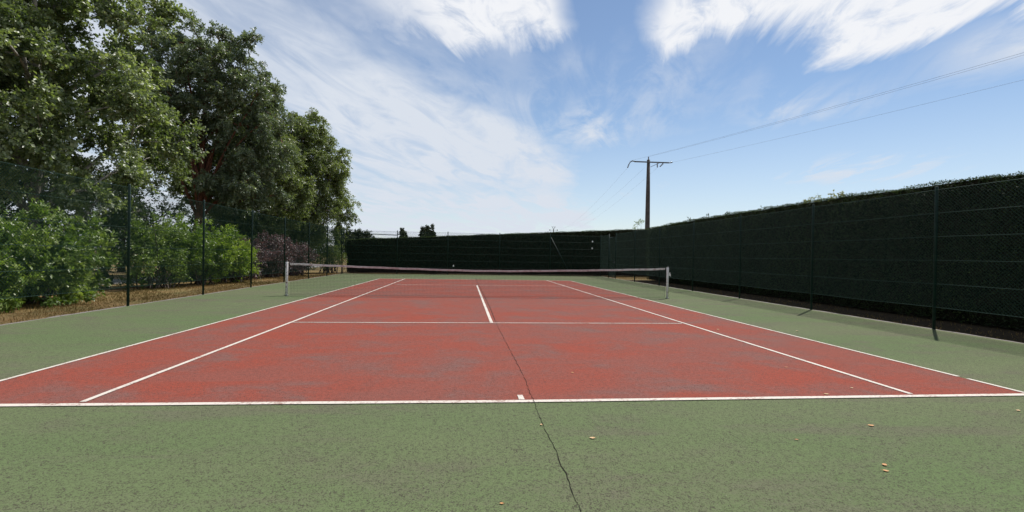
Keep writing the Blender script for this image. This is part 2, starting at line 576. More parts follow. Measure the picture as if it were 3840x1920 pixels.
def tree(name, base, label, cat, group, lobes, trunk, r0, nclump, per, cr, L, Wd, leafm, barkm, seed,
         nlimb=14, droop=0.0, shell=2.2, mind=0.0, stems=1, upbias=0.35, fork=0.35, bough=None):
    """lobes are ellipsoids relative to the base; trunk = points relative to the base"""
    rng = np.random.default_rng(seed)
    B = np.array(base, float)
    root = thing(name, base, label, cat, group)
    lb = [tuple(np.array(l[:3]) + B) + tuple(l[3:6]) for l in lobes]
    C, own = clump_centers(rng, lb, nclump, shell, mind)
    BG = C
    if bough:                                   # every bough carries several clumps, with open air between boughs
        nb, br = bough
        sub, subs_of = [], []
        for ic, c in enumerate(C):
            k_ = max(3, int(nb * rng.uniform(0.6, 1.4)))
            q = unit(rng.normal(size=(k_, 3)))
            subs_of += [ic] * k_
            sub.append(c + q * (br * rng.uniform(0.35, 1.1, (k_, 1))) * np.array([1.0, 1.0, 0.75]))
        C = np.concatenate(sub)
    tb = MB()
    tp = [Vector(B + np.array(p)) for p in trunk]
    k = len(tp)
    tr = [r0 * (1.25 if i == 0 else 1) * (1 - 0.8 * i / (k - 1)) for i in range(k)]
    tb.tube(tp, tr, 9)
    tb.build('trunk', barkm, root, True)
    # limbs reach for the crown, twigs for every clump
    lm = MB()
    limb_pts = [np.array(p) for p in tp[max(1, int(k * fork)):]]
    order = rng.permutation(len(BG))[:nlimb]
    for i in order:
        c = BG[i]
        zc = min(c[2] - 0.15 * (c[2] - B[2]), tp[-1].z)
        # leave the trunk lower than the clump
        cand = [p for p in tp if p.z < c[2] - 0.5] or [tp[1]]
        a = cand[max(0, len(cand) - 1 - int(rng.integers(0, 3)))]
        pts = bent(a, c, 0.25, 0.5 if not droop else 0.9, rng, 6)
        rr = r0 * rng.uniform(0.26, 0.42)
        lm.tube(pts, [rr * (1 - 0.82 * j / 5) for j in range(6)], 6)
        limb_pts += [np.array(p) for p in pts[1:]]
    LP = np.array(limb_pts)

    def reach(c, w0, w1, lim):
        d = np.sum((LP - c) ** 2, axis=1) + np.where(LP[:, 2] > c[2], 1.0, 0)
        a = LP[np.argmin(d)]
        if 0.1 < np.linalg.norm(a - c) < lim:
            lm.tube(bent(a, c, 0.10, 0.10, rng, 4), [w0, w0 * 0.75, w0 * 0.5, w1], 4, False)
    if bough:
        for i in sorted(range(len(BG)), key=lambda i: float(np.min(np.sum((LP - BG[i]) ** 2, axis=1)))):
            reach(BG[i], 0.034, 0.012, 4.0)
            LP = np.vstack([LP, BG[i]])
        for q, c in zip(subs_of, C):
            lm.tube(bent(BG[q], c, 0.05, 0.04, rng, 3), [0.014, 0.010, 0.005], 3, False)
    else:
        for c in C:
            reach(c, 0.022, 0.008, 2.5)
    lm.build('limbs', barkm, root, True)
    me = leaf_mesh(name + '_crown', *crown_leaves(rng, C, cr, per, L, Wd, droop=droop, upbias=upbias), leafm)
    o = link('crown', me, root)
    return root


def shrub(name, base, label, group, lobes, nclump, per, cr, L, Wd, leafm, seed, droop=0.0, shell=1.9, nst=9, cat='shrub', upbias=0.35):
    rng = np.random.default_rng(seed)
    B = np.array(base, float)
    root = thing(name, base, label, cat, group)
    lb = [tuple(np.array(l[:3]) + B) + tuple(l[3:6]) for l in lobes]
    C, own = clump_centers(rng, lb, nclump, shell)
    C[:, 2] = np.maximum(C[:, 2], 0.12)
    st = MB()
    for i in rng.permutation(len(C))[:nst * 3]:
        b0 = B + np.array([rng.normal() * 0.3, rng.normal() * 0.3, -0.03])
        st.tube(bent(b0, C[i], 0.1, 0.2, rng, 5), [0.03, 0.024, 0.018, 0.012, 0.006], 5, False)
    st.build('stems', M['bark'], root, True)
    me = leaf_mesh(name + '_foliage', *crown_leaves(rng, C, cr, per, L, Wd, droop=droop, upbias=upbias), leafm)
    link('foliage', me, root)
    return root


# ------------------------------------------------------------------ ground, court
GZ = -0.03
g = MB()
g.add([(-2500, -2500, GZ), (2500, -2500, GZ), (2500, 2500, GZ), (-2500, 2500, GZ)], [(0, 1, 2, 3)])
tag(g.build('ground', M['ground']), kind='structure')
FXL, FXR = -9.02, 9.34                       # fence lines
FARL, FARR = 18.15, 19.2                     # the far side runs slightly askew
b = MB()
# slab of bare asphalt that shows as a dark rim round the paint, with a crumbling outline
rng = np.random.default_rng(5)
ring = []
def edge_pts(p, q, n, amp):
    for i in range(n):
        t = i / n
        nx, ny = -(q[1] - p[1]), (q[0] - p[0])
        l = math.hypot(nx, ny)
        o = rng.normal() * amp
        ring.append((p[0] + (q[0] - p[0]) * t + nx / l * o, p[1] + (q[1] - p[1]) * t + ny / l * o))
cs = [(FXL - 0.10, -22), (FXR + 0.10, -22), (FXR + 0.10, FARR + 0.1), (FXL - 0.10, FARL + 0.1)]
for i, nn in enumerate((10, 150, 70, 150)):
    edge_pts(cs[i], cs[(i + 1) % 4], nn, 0.022)
nr = len(ring)
b.add([(x, y, 0.0) for x, y in ring] + [(x, y, GZ - 0.05) for x, y in ring],
      [tuple(range(nr))] + [(i, i + nr, (i + 1) % nr + nr, (i + 1) % nr) for i in range(nr)])
tag(b.build('asphalt_slab', M['asphalt']), kind='structure')
ring = []
cs = [(FXL + 0.03, -21.9), (FXR - 0.02, -21.9), (FXR - 0.02, FARR), (FXL + 0.03, FARL)]
for i, nn in enumerate((10, 260, 110, 260)):
    edge_pts(cs[i], cs[(i + 1) % 4], nn, 0.010)
b = MB()
b.add([(x, y, 0.004) for x, y in ring], [tuple(range(len(ring)))])
surround = tag(b.build('green_surround', M['green']), kind='structure')
# corners as measured on site: the court is a few centimetres out of true
R0 = [(-5.50, -11.87), (5.50, -11.90), (5.50, 11.95), (-5.44, 11.70)]
b = MB()
b.add([(x, y, 0.008) for x, y in R0], [(0, 1, 2, 3)])
red = tag(b.build('red_court', M['red']), kind='structure')


def line(p, q, w, z=0.012, gap=None):
    p, q = Vector((*p, 0)), Vector((*q, 0))
    d = (q - p).normalized()
    nrm = Vector((-d.y, d.x, 0)) * (w / 2)
    L = (q - p).length
    mb = MB()
    n = max(2, int(L / 0.25))
    segs = [(0, L)] if not gap else [(0, gap[0]), (gap[1], L)]
    for s0, s1 in segs:
        vs, fs = [], []
        for i in range(n + 1):
            t = s0 + (s1 - s0) * i / n
            c = p + d * t + Vector((0, 0, z))
            ja, jb = random.uniform(-.002, .002), random.uniform(-.002, .002)
            vs += [c + nrm + d.cross(Vector((0, 0, 1))) * ja, c - nrm + d.cross(Vector((0, 0, 1))) * jb]
        fs = [(2 * i, 2 * i + 1, 2 * i + 3, 2 * i + 2) for i in range(n)]
        mb.add(vs, fs)
    return mb.build('court_line', M['line'], red)


line((-5.52, -11.865), (-0.04, -11.925), 0.075, 0.0120)          # near baseline, two straight runs
line((-0.04, -11.925), (5.52, -11.885), 0.075, 0.0125)
line((-5.44, 11.72), (5.48, 11.95), 0.06)                          # far baseline
line((-5.50, -11.8), (-5.42, 11.65), 0.05, 0.0130)                 # left doubles
line((5.51, -11.82), (5.48, 11.9), 0.05, 0.0130, gap=(0.62, 0.735))  # right doubles, paint missing near the corner
line((-4.115, -11.8), (-4.03, 11.66), 0.055, 0.0135)               # left singles
line((4.15, -11.82), (4.11, 11.85), 0.055, 0.0135)                 # right singles
line((-4.06, -6.42), (4.07, -6.37), 0.05, 0.0140)                  # near service line
line((-3.98, 6.30), (4.08, 6.50), 0.05, 0.0140)                    # far service line
line((-0.065, -6.38), (-0.085, 6.36), 0.065, 0.0145)               # centre service line
line((-0.055, -11.88), (-0.058, -11.72), 0.055, 0.0150)            # centre mark

# the long crack
ctrl = [(0.03, -14.6), (0.03, -13.99), (0.045, -13.58), (0.040, -13.34), (0.052, -13.14), (0.04, -12.68), (0.058, -11.97), (0.055, -11.5), (0.075, -11.19),
        (0.06, -9.6), (0.035, -7.5), (0.03, -5.84), (0.05, -3.33), (0.03, 1.73), (0.01, 10.44), (0.0, 13.5)]
cp = []
for (x0, y0), (x1, y1) in zip(ctrl[:-1], ctrl[1:]):
    n = max(2, int((y1 - y0) / 0.055))
    for i in range(n):
        t = i / n
        cp.append((x0 + (x1 - x0) * t + random.gauss(0, 0.0042), y0 + (y1 - y0) * t))
def crack(lo, hi, z):
    q = [p for p in cp if lo <= p[1] <= hi]
    vs = []
    for x, y in q:
        w = random.uniform(0.0010, 0.0036) if y < -6 else random.uniform(0.004, 0.008)
        vs += [(x - w, y, z), (x + w, y, z)]
    b = MB()
    b.add(vs, [(2 * i, 2 * i + 1, 2 * i + 3, 2 * i + 2) for i in range(len(q) - 1)])
    b.build('surface_crack', M['crack'], surround)


crack(-15, -11.96, 0.008)
crack(-12.0, -11.84, 0.0165)
crack(-11.88, 11.8, 0.0118)
crack(11.8, 14, 0.008)

# ground strips coloured dark to paint the shade beside the hedges
M['hedge_shade'] = simple('hedge_ground_shade', (0.035, 0.028, 0.019), 1.0, spec=0.05, noise=22, col2=(0.075, 0.056, 0.034), bmp=0.7)
b = MB()
b.add([(9.47, -18, GZ + 0.005), (12.6, -18, GZ + 0.005), (12.6, 14.5, GZ + 0.005), (9.47, 14.5, GZ + 0.005)], [(0, 1, 2, 3)])
tag(b.build('hedge_shade_strip', M['hedge_shade']), kind='structure')
b = MB()
b.add([(-9.4, 19.55, GZ + 0.005), (9.46, 19.95, GZ + 0.005), (19, 19.95, GZ + 0.005), (19, 22, GZ + 0.005), (-9.4, 22, GZ + 0.005)], [(0, 1, 2, 3, 4)])
tag(b.build('hedge_shade_strip', M['hedge_shade']), kind='structure')

# path beyond the shrubs
b = MB()
b.add([(-17.6, -30, GZ + 0.006), (-15.2, -30, GZ + 0.006), (-15.0, 40, GZ + 0.006), (-17.2, 40, GZ + 0.006)], [(0, 1, 2, 3)])
tag(b.build('gravel_path', M['path']), kind='structure')


# ------------------------------------------------------------------ grass
def grass(name, boxes, dens, label, seed, h=(0.03, 0.085)):
    rng = np.random.default_rng(seed)
    Ps = []
    for (x0, x1, y0, y1, k) in boxes:
        n = int((x1 - x0) * (y1 - y0) * dens * k)
        p = np.c_[rng.uniform(x0, x1, n), rng.uniform(y0, y1, n), np.full(n, GZ)]
        Ps.append(p)
    P = np.concatenate(Ps)
    keep = (np.sin(P[:, 0] * 2.1 + np.sin(P[:, 1] * 0.9) * 2) + np.sin(P[:, 1] * 1.7 + P[:, 0]) + rng.normal(size=len(P)) * 1.1) > -0.9
    keep &= ~((P[:, 0] > FXL - 0.02 - 0.10 * rng.random(len(P)) ** 0.5) & (P[:, 0] < FXR + 0.12) & (P[:, 1] < FARL + 0.12 + (P[:, 0] - FXL) * (FARR - FARL) / (FXR - FXL)))
    P = P[keep]
    n = len(P)
    D = np.c_[rng.normal(size=n) * 0.45, rng.normal(size=n) * 0.45, np.ones(n)]
    N = unit(np.c_[rng.normal(size=(n, 2)), np.zeros(n)] + 1e-4)
    hh = rng.uniform(h[0], h[1], n)
    T = np.clip(0.45 + 0.25 * np.sin(P[:, 0] * 1.3 + P[:, 1] * 0.8) + rng.normal(size=n) * 0.22, 0, 1)
    me = leaf_mesh(name, P, N, D, hh, np.full(n, 0.011), T, M['grass'], 0.1)
    return tag(link(name, me), label, 'grass', None, 'stuff')


grass('dry_grass', [(-12.2, -9.05, -9, 19, 1.0), (FXL, FXR, 18.4, 19.8, 0.8), (9.46, 11.0, -11, 15, 0.12), (9.5, 15, 15, 21, 0.7)], 420,
      'short parched yellow grass along the foot of the fences', 3)


# ------------------------------------------------------------------ fences
BAY = 3.55
Z0M, Z1M = 0.47, 2.98
def bay_mesh(bw=BAY, bh=Z1M - Z0M):
    """chain link of one bay: two layers of slanting wire, three-sided"""
    mb = MB()
    w, h, step, r = bw, bh, 0.068, 0.0027
    for sgn, yo in ((1, 0.002), (-1, -0.002)):
        k = -h
        while k < w:
            # wire from (k,0) to (k+h,h), clipped
            a0, a1 = max(0, -k), min(h, w - k)
            if a1 - a0 > 0.02:
                p0 = (k + a0, a0)
                p1 = (k + a1, a1)
                if sgn < 0:
                    p0, p1 = (w - p0[0], p0[1]), (w - p1[0], p1[1])
                mb.tube([(p0[0], yo, p0[1]), (p1[0], yo, p1[1])], r, 3, False)
            k += step
    return mb.mesh('chain_link', M['wire'])


CHAIN = bay_mesh()
def post_mesh():
    mb = MB()
    mb.tube([(0, 0, -0.1), (0, 0, 3.03), (0, 0, 3.05)], [0.03, 0.03, 0.022], 10)
    return mb.mesh('fence_post', M['fence'], True)


POST = post_mesh()


def fence(label, pts, skip=(), extra=None):
    """pts: post feet in order along one straight run"""
    root = thing('chain_link_fence', (*pts[0], 0), label, 'fence')
    P = [Vector((x, y, 0)) for x, y in pts]
    for i, p in enumerate(P):
        o = link('post', POST, root)
        o.location = p
        o.rotation_euler = (random.uniform(-.006, .006), random.uniform(-.006, .006), random.uniform(0, 3))
    for i in range(len(P) - 1):
        d = P[i + 1] - P[i]
        o = link('mesh_panel', CHAIN, root)
        o.location = P[i] + Vector((0, 0, Z0M))
        o.rotation_euler = (0, 0, math.atan2(d.y, d.x))
        o.scale = (d.length / BAY, 1, 1 if i not in skip else 1)
        o['kind'] = 'stuff'
    dirn = (P[-1] - P[0]).normalized()
    off = Vector((-dirn.y, dirn.x, 0)) * 0.033
    for z in (0.48, 0.975, 1.475, 1.975, 2.475, 2.97):
        mb = MB()
        pp = []
        for i in range(len(P)):
            pp.append(P[i] + off + Vector((0, 0, z)))
            if i < len(P) - 1:
                pp.append(P[i].lerp(P[i + 1], 0.5) + off + Vector((0, 0, z - 0.012)))
        mb.tube(pp, 0.005, 4, False)
        mb.build('line_wire', M['linewire'], root)
    if extra:
        extra(root, P)
    return root


fence('green chain link fence in front of the trees and shrubs', [(FXL, -10.6 + BAY * i) for i in range(9)])


def right_extra(root, P):
    # the short closing bay between the gate and the far corner
    w = FARR - 17.0
    o = link('mesh_panel', bay_mesh(w), root)
    o.location = (FXR, 17.0, Z0M)
    o.rotation_euler = (0, 0, math.pi / 2)
    o['kind'] = 'stuff'
    for z in (0.48, 0.975, 1.475, 1.975, 2.475, 2.97):
        mb = MB()
        mb.tube([(FXR - 0.033, 17.0, z), (FXR - 0.033, FARR, z)], 0.005, 4, False)
        mb.build('line_wire', M['linewire'], root)


fence('green chain link fence in front of the long right-hand hedge', [(FXR, -14.55 + 3.75 * i) for i in range(9)], extra=right_extra)


def far_extra(root, P):
    mb = MB()
    mb.tube([P[0] + Vector((0, 0, 2.80)), P[1] + Vector((0, 0, 2.72))], 0.028, 8)
    mb.build('top_rail', M['fence'], root, True)
    mb = MB()
    mb.tube([P[4] + Vector((0.02, -0.05, 2.82)), P[4] + Vector((1.55, -0.12, 0.0))], 0.028, 8)
    mb.build('brace', M['fence'], root, True)


fence('green chain link fence across the far end of the court', [(FXL, FARL), (-5.40, 18.36), (-1.90, 18.56), (1.80, 18.77), (5.52, 18.98), (FXR, FARR)], extra=far_extra)

# gate in the right-hand run near the far corner
gt = thing('gate', (FXR, 15.45, 0), 'narrow green mesh gate near the far right corner', 'gate')
mb = MB()
y0, y1, zt = 15.52, 16.92, 2.80
mb.tube([(FXR, y0, 0.06), (FXR, y0, zt)], 0.022, 8)
mb.tube([(FXR, y1, 0.06), (FXR, y1, zt)], 0.022, 8)
for z in (0.08, 1.2, zt - 0.02):
    mb.tube([(FXR, y0, z), (FXR, y1, z)], 0.022, 8)
mb.build('frame', M['fence'], gt, True)
o = link('mesh_panel', bay_mesh(y1 - y0, 2.7), gt)
o.location = (FXR, y0, 0.08)
o.rotation_euler = (0, 0, math.pi / 2)
o['kind'] = 'stuff'
mb = MB()
mb.tube([(FXR, 17.0, -0.1), (FXR, 17.0, 3.05)], 0.035, 10)
mb.build('gate_post', M['fence'], gt, True)
mb = MB()
mb.box((FXR - 0.05, y0 + 0.05, 1.02), (FXR + 0.05, y0 + 0.17, 1.16))
mb.tube([(FXR - 0.05, y0 + 0.09, 1.1), (FXR - 0.11, y0 + 0.09, 1.1), (FXR - 0.11, y0 + 0.20, 1.1)], 0.011, 6)
mb.build('latch', M['steel'], gt)

for i, (x, y, z, lb) in enumerate(((8.70, 19.13, 2.55, 'upper of two small white discs on the far fence'),
                                    (8.68, 19.13, 2.05, 'lower of two small white discs on the far fence'),
                                    (-1.48, 18.56, 0.62, 'small grey tag low on the far fence beyond the net'))):
    mb = MB()
    mb.tube([(x, y - 0.03, z), (x, y - 0.012, z), (x, y, z)], [0.045, 0.055, 0.03], 10)
    mb.box((x - 0.012, y - 0.005, z + 0.03), (x + 0.012, y + 0.004, z + 0.10))
    tag(mb.build('fence_tag', M['whiteplastic']), lb, 'tag', 'tags clipped to the far fence')


# ------------------------------------------------------------------ tennis net
NL, NR = Vector((-6.40, -0.06, 0)), Vector((6.46, 0.10, 0))
net = thing('tennis_net', (0, 0, 0), 'tennis net with pink-stained tape between two flaking white posts', 'tennis net')
def ztop(x):
    return 0.918 + 0.152 * (abs(x) / 6.4) ** 1.45
def nety(x):
    t = (x - NL.x) / (NR.x - NL.x)
    return NL.y + (NR.y - NL.y) * t
for i, P0 in enumerate((NL, NR)):
    s = -1 if i == 0 else 1
    mb = MB()
    mb.tube([P0 + Vector((0, 0, -0.1)), P0 + Vector((0, 0, 1.085)), P0 + Vector((0, 0, 1.10))], [0.041, 0.041, 0.032], 16)
    po = mb.build('net_post', M['postpaint'], net, True)
    mb = MB()
    mb.tube([P0 + Vector((0, 0, 0.0165)), P0 + Vector((0, 0, 0.028))], [0.075, 0.062], 14)
    mb.build('collar', M['steel'], po, True)
    mb = MB()
    mb.tube([P0 + Vector((-0.02, -0.02, 1.10)), P0 + Vector((-0.02, -0.02, 1.125)), P0 + Vector((0.02, -0.02, 1.125)), P0 + Vector((0.02, -0.02, 1.10))], 0.012, 6)
    mb.build('pulley', M['steel'], po, True)
    if s > 0:
        mb = MB()
        mb.box(P0 + Vector((0.040, -0.03, 0.80)), P0 + Vector((0.085, 0.03, 0.92)))
        mb.tube([P0 + Vector((0.085, 0, 0.86)), P0 + Vector((0.11, 0, 0.86)), P0 + Vector((0.11, 0, 0.78))], 0.010, 6)
        mb.build('winder', M['postpaint'], po)
mb = MB()
n = 90
xs = [NL.x + 0.10 + (NR.x - NL.x - 0.2) * i / n for i in range(n + 1)]
sec = [(-0.012, 0.0), (-0.015, -0.03), (-0.011, -0.062), (0.011, -0.062), (0.015, -0.03), (0.012, 0.0)]
vs, fs = [], []
for i, x in enumerate(xs):
    wv = 0.003 * math.sin(x * 5.1) + random.gauss(0, 0.0015)
    for a, zz in sec:
        vs.append((x, nety(x) + a, ztop(x) + zz + wv))
k = len(sec)
for i in range(n):
    for j in range(k):
        j2 = (j + 1) % k
        fs.append((i * k + j, i * k + j2, (i + 1) * k + j2, (i + 1) * k + j))
mb.add(vs, fs)
mb.build('tape', M['tape'], net, False)
mb = MB()
cabp = [(x, nety(x), ztop(x) - 0.004) for x in [NL.x + 0.04 + (NR.x - NL.x - 0.08) * i / 30 for i in range(31)]]
mb.tube(cabp, 0.004, 5, False)
mb.build('cable', M['steel'], net)
mb = MB()
x = NL.x + 0.12
rs = 0.0021
while x < NR.x - 0.10:
    mb.tube([(x, nety(x), 0.03), (x, nety(x), ztop(x) - 0.05)], rs, 3, False)
    x += 0.045
for j in range(20):
    f = j / 19
    pts = [(xx, nety(xx), 0.03 + (ztop(xx) - 0.09) * f) for xx in [NL.x + 0.10 + (NR.x - NL.x - 0.2) * i / 24 for i in range(25)]]
    mb.tube(pts, rs * (2.2 if j == 0 else 1), 3, False)
tag(mb.build('net_mesh', M['netstring'], net), kind='stuff')
mb = MB()
p = Vector((NR.x - 0.10, nety(6.36), 0))
mb.tube([p + Vector((0, 0, 0.92)), p + Vector((-0.006, 0, 0.5)), p + Vector((0.004, 0, 0.05))], 0.004, 5)
mb.build('lacing_cord', M['netstring'], net)


# ------------------------------------------------------------------ hedges
def hedge(name, label, faces, core, shoots, seed, prof):
    """faces: sheets (origin, u vector, v vector, normal, density, depth)"""
    rng = np.random.default_rng(seed)
    root = thing(name, core[0], label, 'hedge')
    Ps, Ns, Ds, Ls, Ts = [], [], [], [], []
    for (o, u, v, nrm, dens, dep) in faces:
        o, u, v, nrm = map(lambda q: np.array(q, float), (o, u, v, nrm))
        n = int(np.linalg.norm(u) * np.linalg.norm(v) * dens)
        s, t = rng.random(n), rng.random(n)
        p = o + s[:, None] * u + t[:, None] * v
        # growth bulges in and out a little
        w = 0.050 * np.sin(p[:, 0] * 3.1 + p[:, 1] * 2.7 + p[:, 2] * 1.9) + 0.035 * np.sin(p[:, 0] * 7.3 - p[:, 1] * 6.1 + p[:, 2] * 5.3) + 0.02 * np.sin(p[:, 1] * 13.1 + p[:, 2] * 11.3 + p[:, 0] * 12.0)
        p = p + nrm * (w * (0.35 if nrm[2] > 0.5 else 1) - rng.random(n) ** 1.5 * dep + rng.normal(size=n) * 0.012)[:, None]
        Ps.append(p)
        Ns.append(unit(rng.normal(size=(n, 3)) * 0.8 + nrm * 0.5))
        Ds.append(rng.normal(size=(n, 3)) * 0.55 + nrm * 0.9 + np.array([0, 0, 0.35]))
        Ls.append(rng.uniform(0.03, 0.075, n) * (0.62 if nrm[2] > 0.5 else 1))
        Ts.append(np.full(n, 0.34 if nrm[2] > 0.5 else 0.0) + (t > 0.985) * 0.25 * (abs(nrm[2]) < 0.5))  # top sheet and upper edge tinted lighter to paint a sunlit rim
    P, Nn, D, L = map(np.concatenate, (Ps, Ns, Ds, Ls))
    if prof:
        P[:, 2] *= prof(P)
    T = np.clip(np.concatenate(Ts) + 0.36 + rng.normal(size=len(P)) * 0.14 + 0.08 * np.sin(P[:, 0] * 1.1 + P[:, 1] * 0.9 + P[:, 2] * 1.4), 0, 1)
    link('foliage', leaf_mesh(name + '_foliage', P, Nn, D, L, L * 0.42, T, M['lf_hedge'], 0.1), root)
    lo, hi = core
    mb = MB()
    n = 40
    ax = 0 if hi[0] - lo[0] > hi[1] - lo[1] else 1
    vs, fs = [], []
    for i in range(n + 1):
        t = i / n
        c = lo[ax] + (hi[ax] - lo[ax]) * t
        o_ = 1 - ax
        for a, z in ((lo[o_], lo[2]), (hi[o_], lo[2]), (hi[o_], hi[2]), (lo[o_], hi[2])):
            p = [0, 0, z]
            p[ax] = c
            p[o_] = a
            if prof:
                p[2] *= float(prof(np.array([p]))[0])
            vs.append(tuple(p))
    for i in range(n):
        for j in range(4):
            j2 = (j + 1) % 4
            fs.append((i * 4 + j, i * 4 + j2, (i + 1) * 4 + j2, (i + 1) * 4 + j))
    fs += [(3, 2, 1, 0), tuple(n * 4 + j for j in range(4))]
    mb.add(vs, fs)
    mb.build('shade_core', M['core'], root)  # solid box, near-black colour stands in for shade inside the hedge
    # shoots that escaped the last trim
    for (x, y, z, hgt, mat, kk) in shoots:
        sm = MB()
        b0 = Vector((x, y, z - 0.12))
        t0 = Vector((x + rng.normal() * 0.08, y + rng.normal() * 0.08, z + hgt))
        pts = bent(b0, t0, 0.04, 0.02, rng, 5)
        sm.tube(pts, [0.008, 0.007, 0.006, 0.005, 0.003], 4, False)
        so_ = sm.build('shoot', M['bark'], root)
        m_ = kk
        tt = rng.random(m_) ** 0.7
        P = np.array([list(pts[0].lerp(pts[-1], float(q))) for q in tt]) + rng.normal(size=(m_, 3)) * 0.035
        link('shoot_leaves', leaf_mesh('shoot_leaves', P, unit(rng.normal(size=(m_, 3)) + 0.3), rng.normal(size=(m_, 3)) + np.array([0, 0, 0.5]),
             rng.uniform(0.05, 0.10, m_), rng.uniform(0.03, 0.055, m_), rng.random(m_), mat, 0.1), so_)
    return root


HX, HY0, HY1 = 11.05, -17.5, 14.4
def prof_r(P):
    t = np.clip((P[:, 1] - 5) / 9, 0, 1)
    n_ = np.clip((-2.0 - P[:, 1]) / 6.0, 0, 2)
    return 1.004 - 0.040 * t * t - 0.026 * n_ + 0.004 * np.sin(P[:, 1] * 1.9) + 0.003 * np.sin(P[:, 1] * 4.7)
hz0, hz1 = 0.03, 3.455
sh = []
rg = np.random.default_rng(77)
for k in range(9):
    y = -2.1 + k * 0.27 + rg.normal() * 0.06
    sh.append((HX + 0.15 + rg.random() * 0.3, y, 3.46, 0.10 + 0.18 * rg.random(), M['lf_shoot'], 26))
for y, hgt in ((5.0, 0.2), (6.6, 0.22), (8.4, 0.18), (2.6, 0.10)):
    sh.append((HX + 0.2, y, 3.44, hgt, M['lf_hedge'], 22))
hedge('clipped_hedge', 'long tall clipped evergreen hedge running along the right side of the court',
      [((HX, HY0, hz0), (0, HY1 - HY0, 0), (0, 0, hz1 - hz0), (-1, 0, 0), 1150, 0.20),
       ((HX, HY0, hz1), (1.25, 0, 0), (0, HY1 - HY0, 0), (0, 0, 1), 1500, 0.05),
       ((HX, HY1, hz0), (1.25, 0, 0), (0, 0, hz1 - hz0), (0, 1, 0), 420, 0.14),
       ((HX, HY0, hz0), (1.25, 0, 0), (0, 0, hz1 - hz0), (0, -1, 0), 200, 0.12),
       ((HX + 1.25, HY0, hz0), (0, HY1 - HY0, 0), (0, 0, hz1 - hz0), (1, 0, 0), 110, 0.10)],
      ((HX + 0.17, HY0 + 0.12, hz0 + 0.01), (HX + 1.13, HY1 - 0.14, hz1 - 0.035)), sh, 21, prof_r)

FY = 20.35
def prof_f(P):
    t = np.clip((P[:, 0] + 9.6) / 23.0, 0, 1)
    return (2.40 + 1.28 * t) / 3.0 + 0.004 * np.sin(P[:, 0] * 2.3) + 0.003 * np.sin(P[:, 0] * 5.9)
FX0, FX1 = -9.45, 19.0
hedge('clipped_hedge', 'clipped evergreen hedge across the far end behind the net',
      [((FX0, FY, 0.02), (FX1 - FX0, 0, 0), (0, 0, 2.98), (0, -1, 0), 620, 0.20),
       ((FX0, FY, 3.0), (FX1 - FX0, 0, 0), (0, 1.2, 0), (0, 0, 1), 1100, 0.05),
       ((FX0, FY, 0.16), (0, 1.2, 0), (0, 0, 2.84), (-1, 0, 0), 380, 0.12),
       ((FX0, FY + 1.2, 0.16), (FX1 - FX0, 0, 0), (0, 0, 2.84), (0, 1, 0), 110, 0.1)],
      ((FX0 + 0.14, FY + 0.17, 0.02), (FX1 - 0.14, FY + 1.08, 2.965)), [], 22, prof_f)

# ------------------------------------------------------------------ trees on the left
tree('broad_poplar', (-16.2, 2.4, GZ), 'huge glossy olive-leaved tree filling the upper left above the fence', 'tree', 'trees beyond the left fence',
     [(0.3, 0.3, 9.6, 3.9, 4.4, 3.6), (1.0, -1.2, 6.6, 3.4, 3.8, 2.6), (1.7, 1.6, 5.6, 2.6, 2.6, 2.4), (-1.2, -3.2, 7.4, 3.0, 3.0, 3.2), (0.9, 0.2, 12.2, 2.7, 2.8, 2.4),
      (1.8, -0.6, 4.2, 1.9, 2.0, 1.1)],
     [(0, 0, 0), (0.15, -0.05, 1.2), (0.35, -0.1, 2.4), (0.3, 0.1, 4.2), (0.1, 0.2, 6.4), (0.2, 0.1, 9.0), (0.3, 0.2, 12.0)], 0.30,
     135, 165, 0.47, 0.135, 0.088, M['lf_poplar'], M['bark_pale'], 101, nlimb=26, mind=1.42, shell=2.5, bough=(10, 0.82))
tree('dark_broadleaf_tree', (-20.5, 4.5, GZ), 'darker tree at the left edge behind the huge olive-leaved one', 'tree', 'trees beyond the left fence',
     [(0, 0, 8.5, 4.2, 4.4, 4.6), (0.5, -2.6, 5.2, 3.6, 3.4, 3.0), (0.8, 1.5, 4.6, 3.2, 3.2, 2.6)],
     [(0, 0, 0), (0.1, 0, 2.5), (0, 0.2, 6), (0.1, 0, 10)], 0.28, 200, 240, 0.95, 0.14, 0.09, M['lf_dark'], M['bark'], 102, nlimb=14, mind=0.6)
tree('eucalyptus_tree', (-14.6, 10.6, GZ), 'tall dark grey-green tree with red-brown forked limbs and two ragged tops', 'tree', 'trees beyond the left fence',
     [(0.6, 0, 9.4, 2.2, 2.2, 2.6), (2.1, 0, 11.4, 0.75, 0.8, 1.6), (-0.3, 0, 11.5, 1.3, 1.2, 1.9), (-2.0, 0.2, 11.0, 1.2, 1.2, 2.2), (1.1, 0, 11.0, 1.5, 1.4, 1.6), (2.6, 0.2, 9.0, 1.2, 1.4, 1.9), (2.3, 0.2, 6.9, 1.9, 1.9, 1.6), (2.0, 0, 5.0, 1.8, 1.6, 1.1), (-1.6, 0.3, 8.4, 1.9, 1.9, 2.4)],
     [(-0.35, 0, 0), (-0.25, 0, 1.5), (0.0, 0, 3.0), (0.15, 0, 4.6), (0.1, 0.1, 7.0), (0.3, 0, 10.0), (0.9, 0, 12.5)], 0.24,
     150, 150, 0.39, 0.13, 0.055, M['lf_euca'], M['bark_red'], 103, nlimb=24, mind=0.86, shell=2.2, bough=(9, 0.58), droop=0.35, fork=0.3)
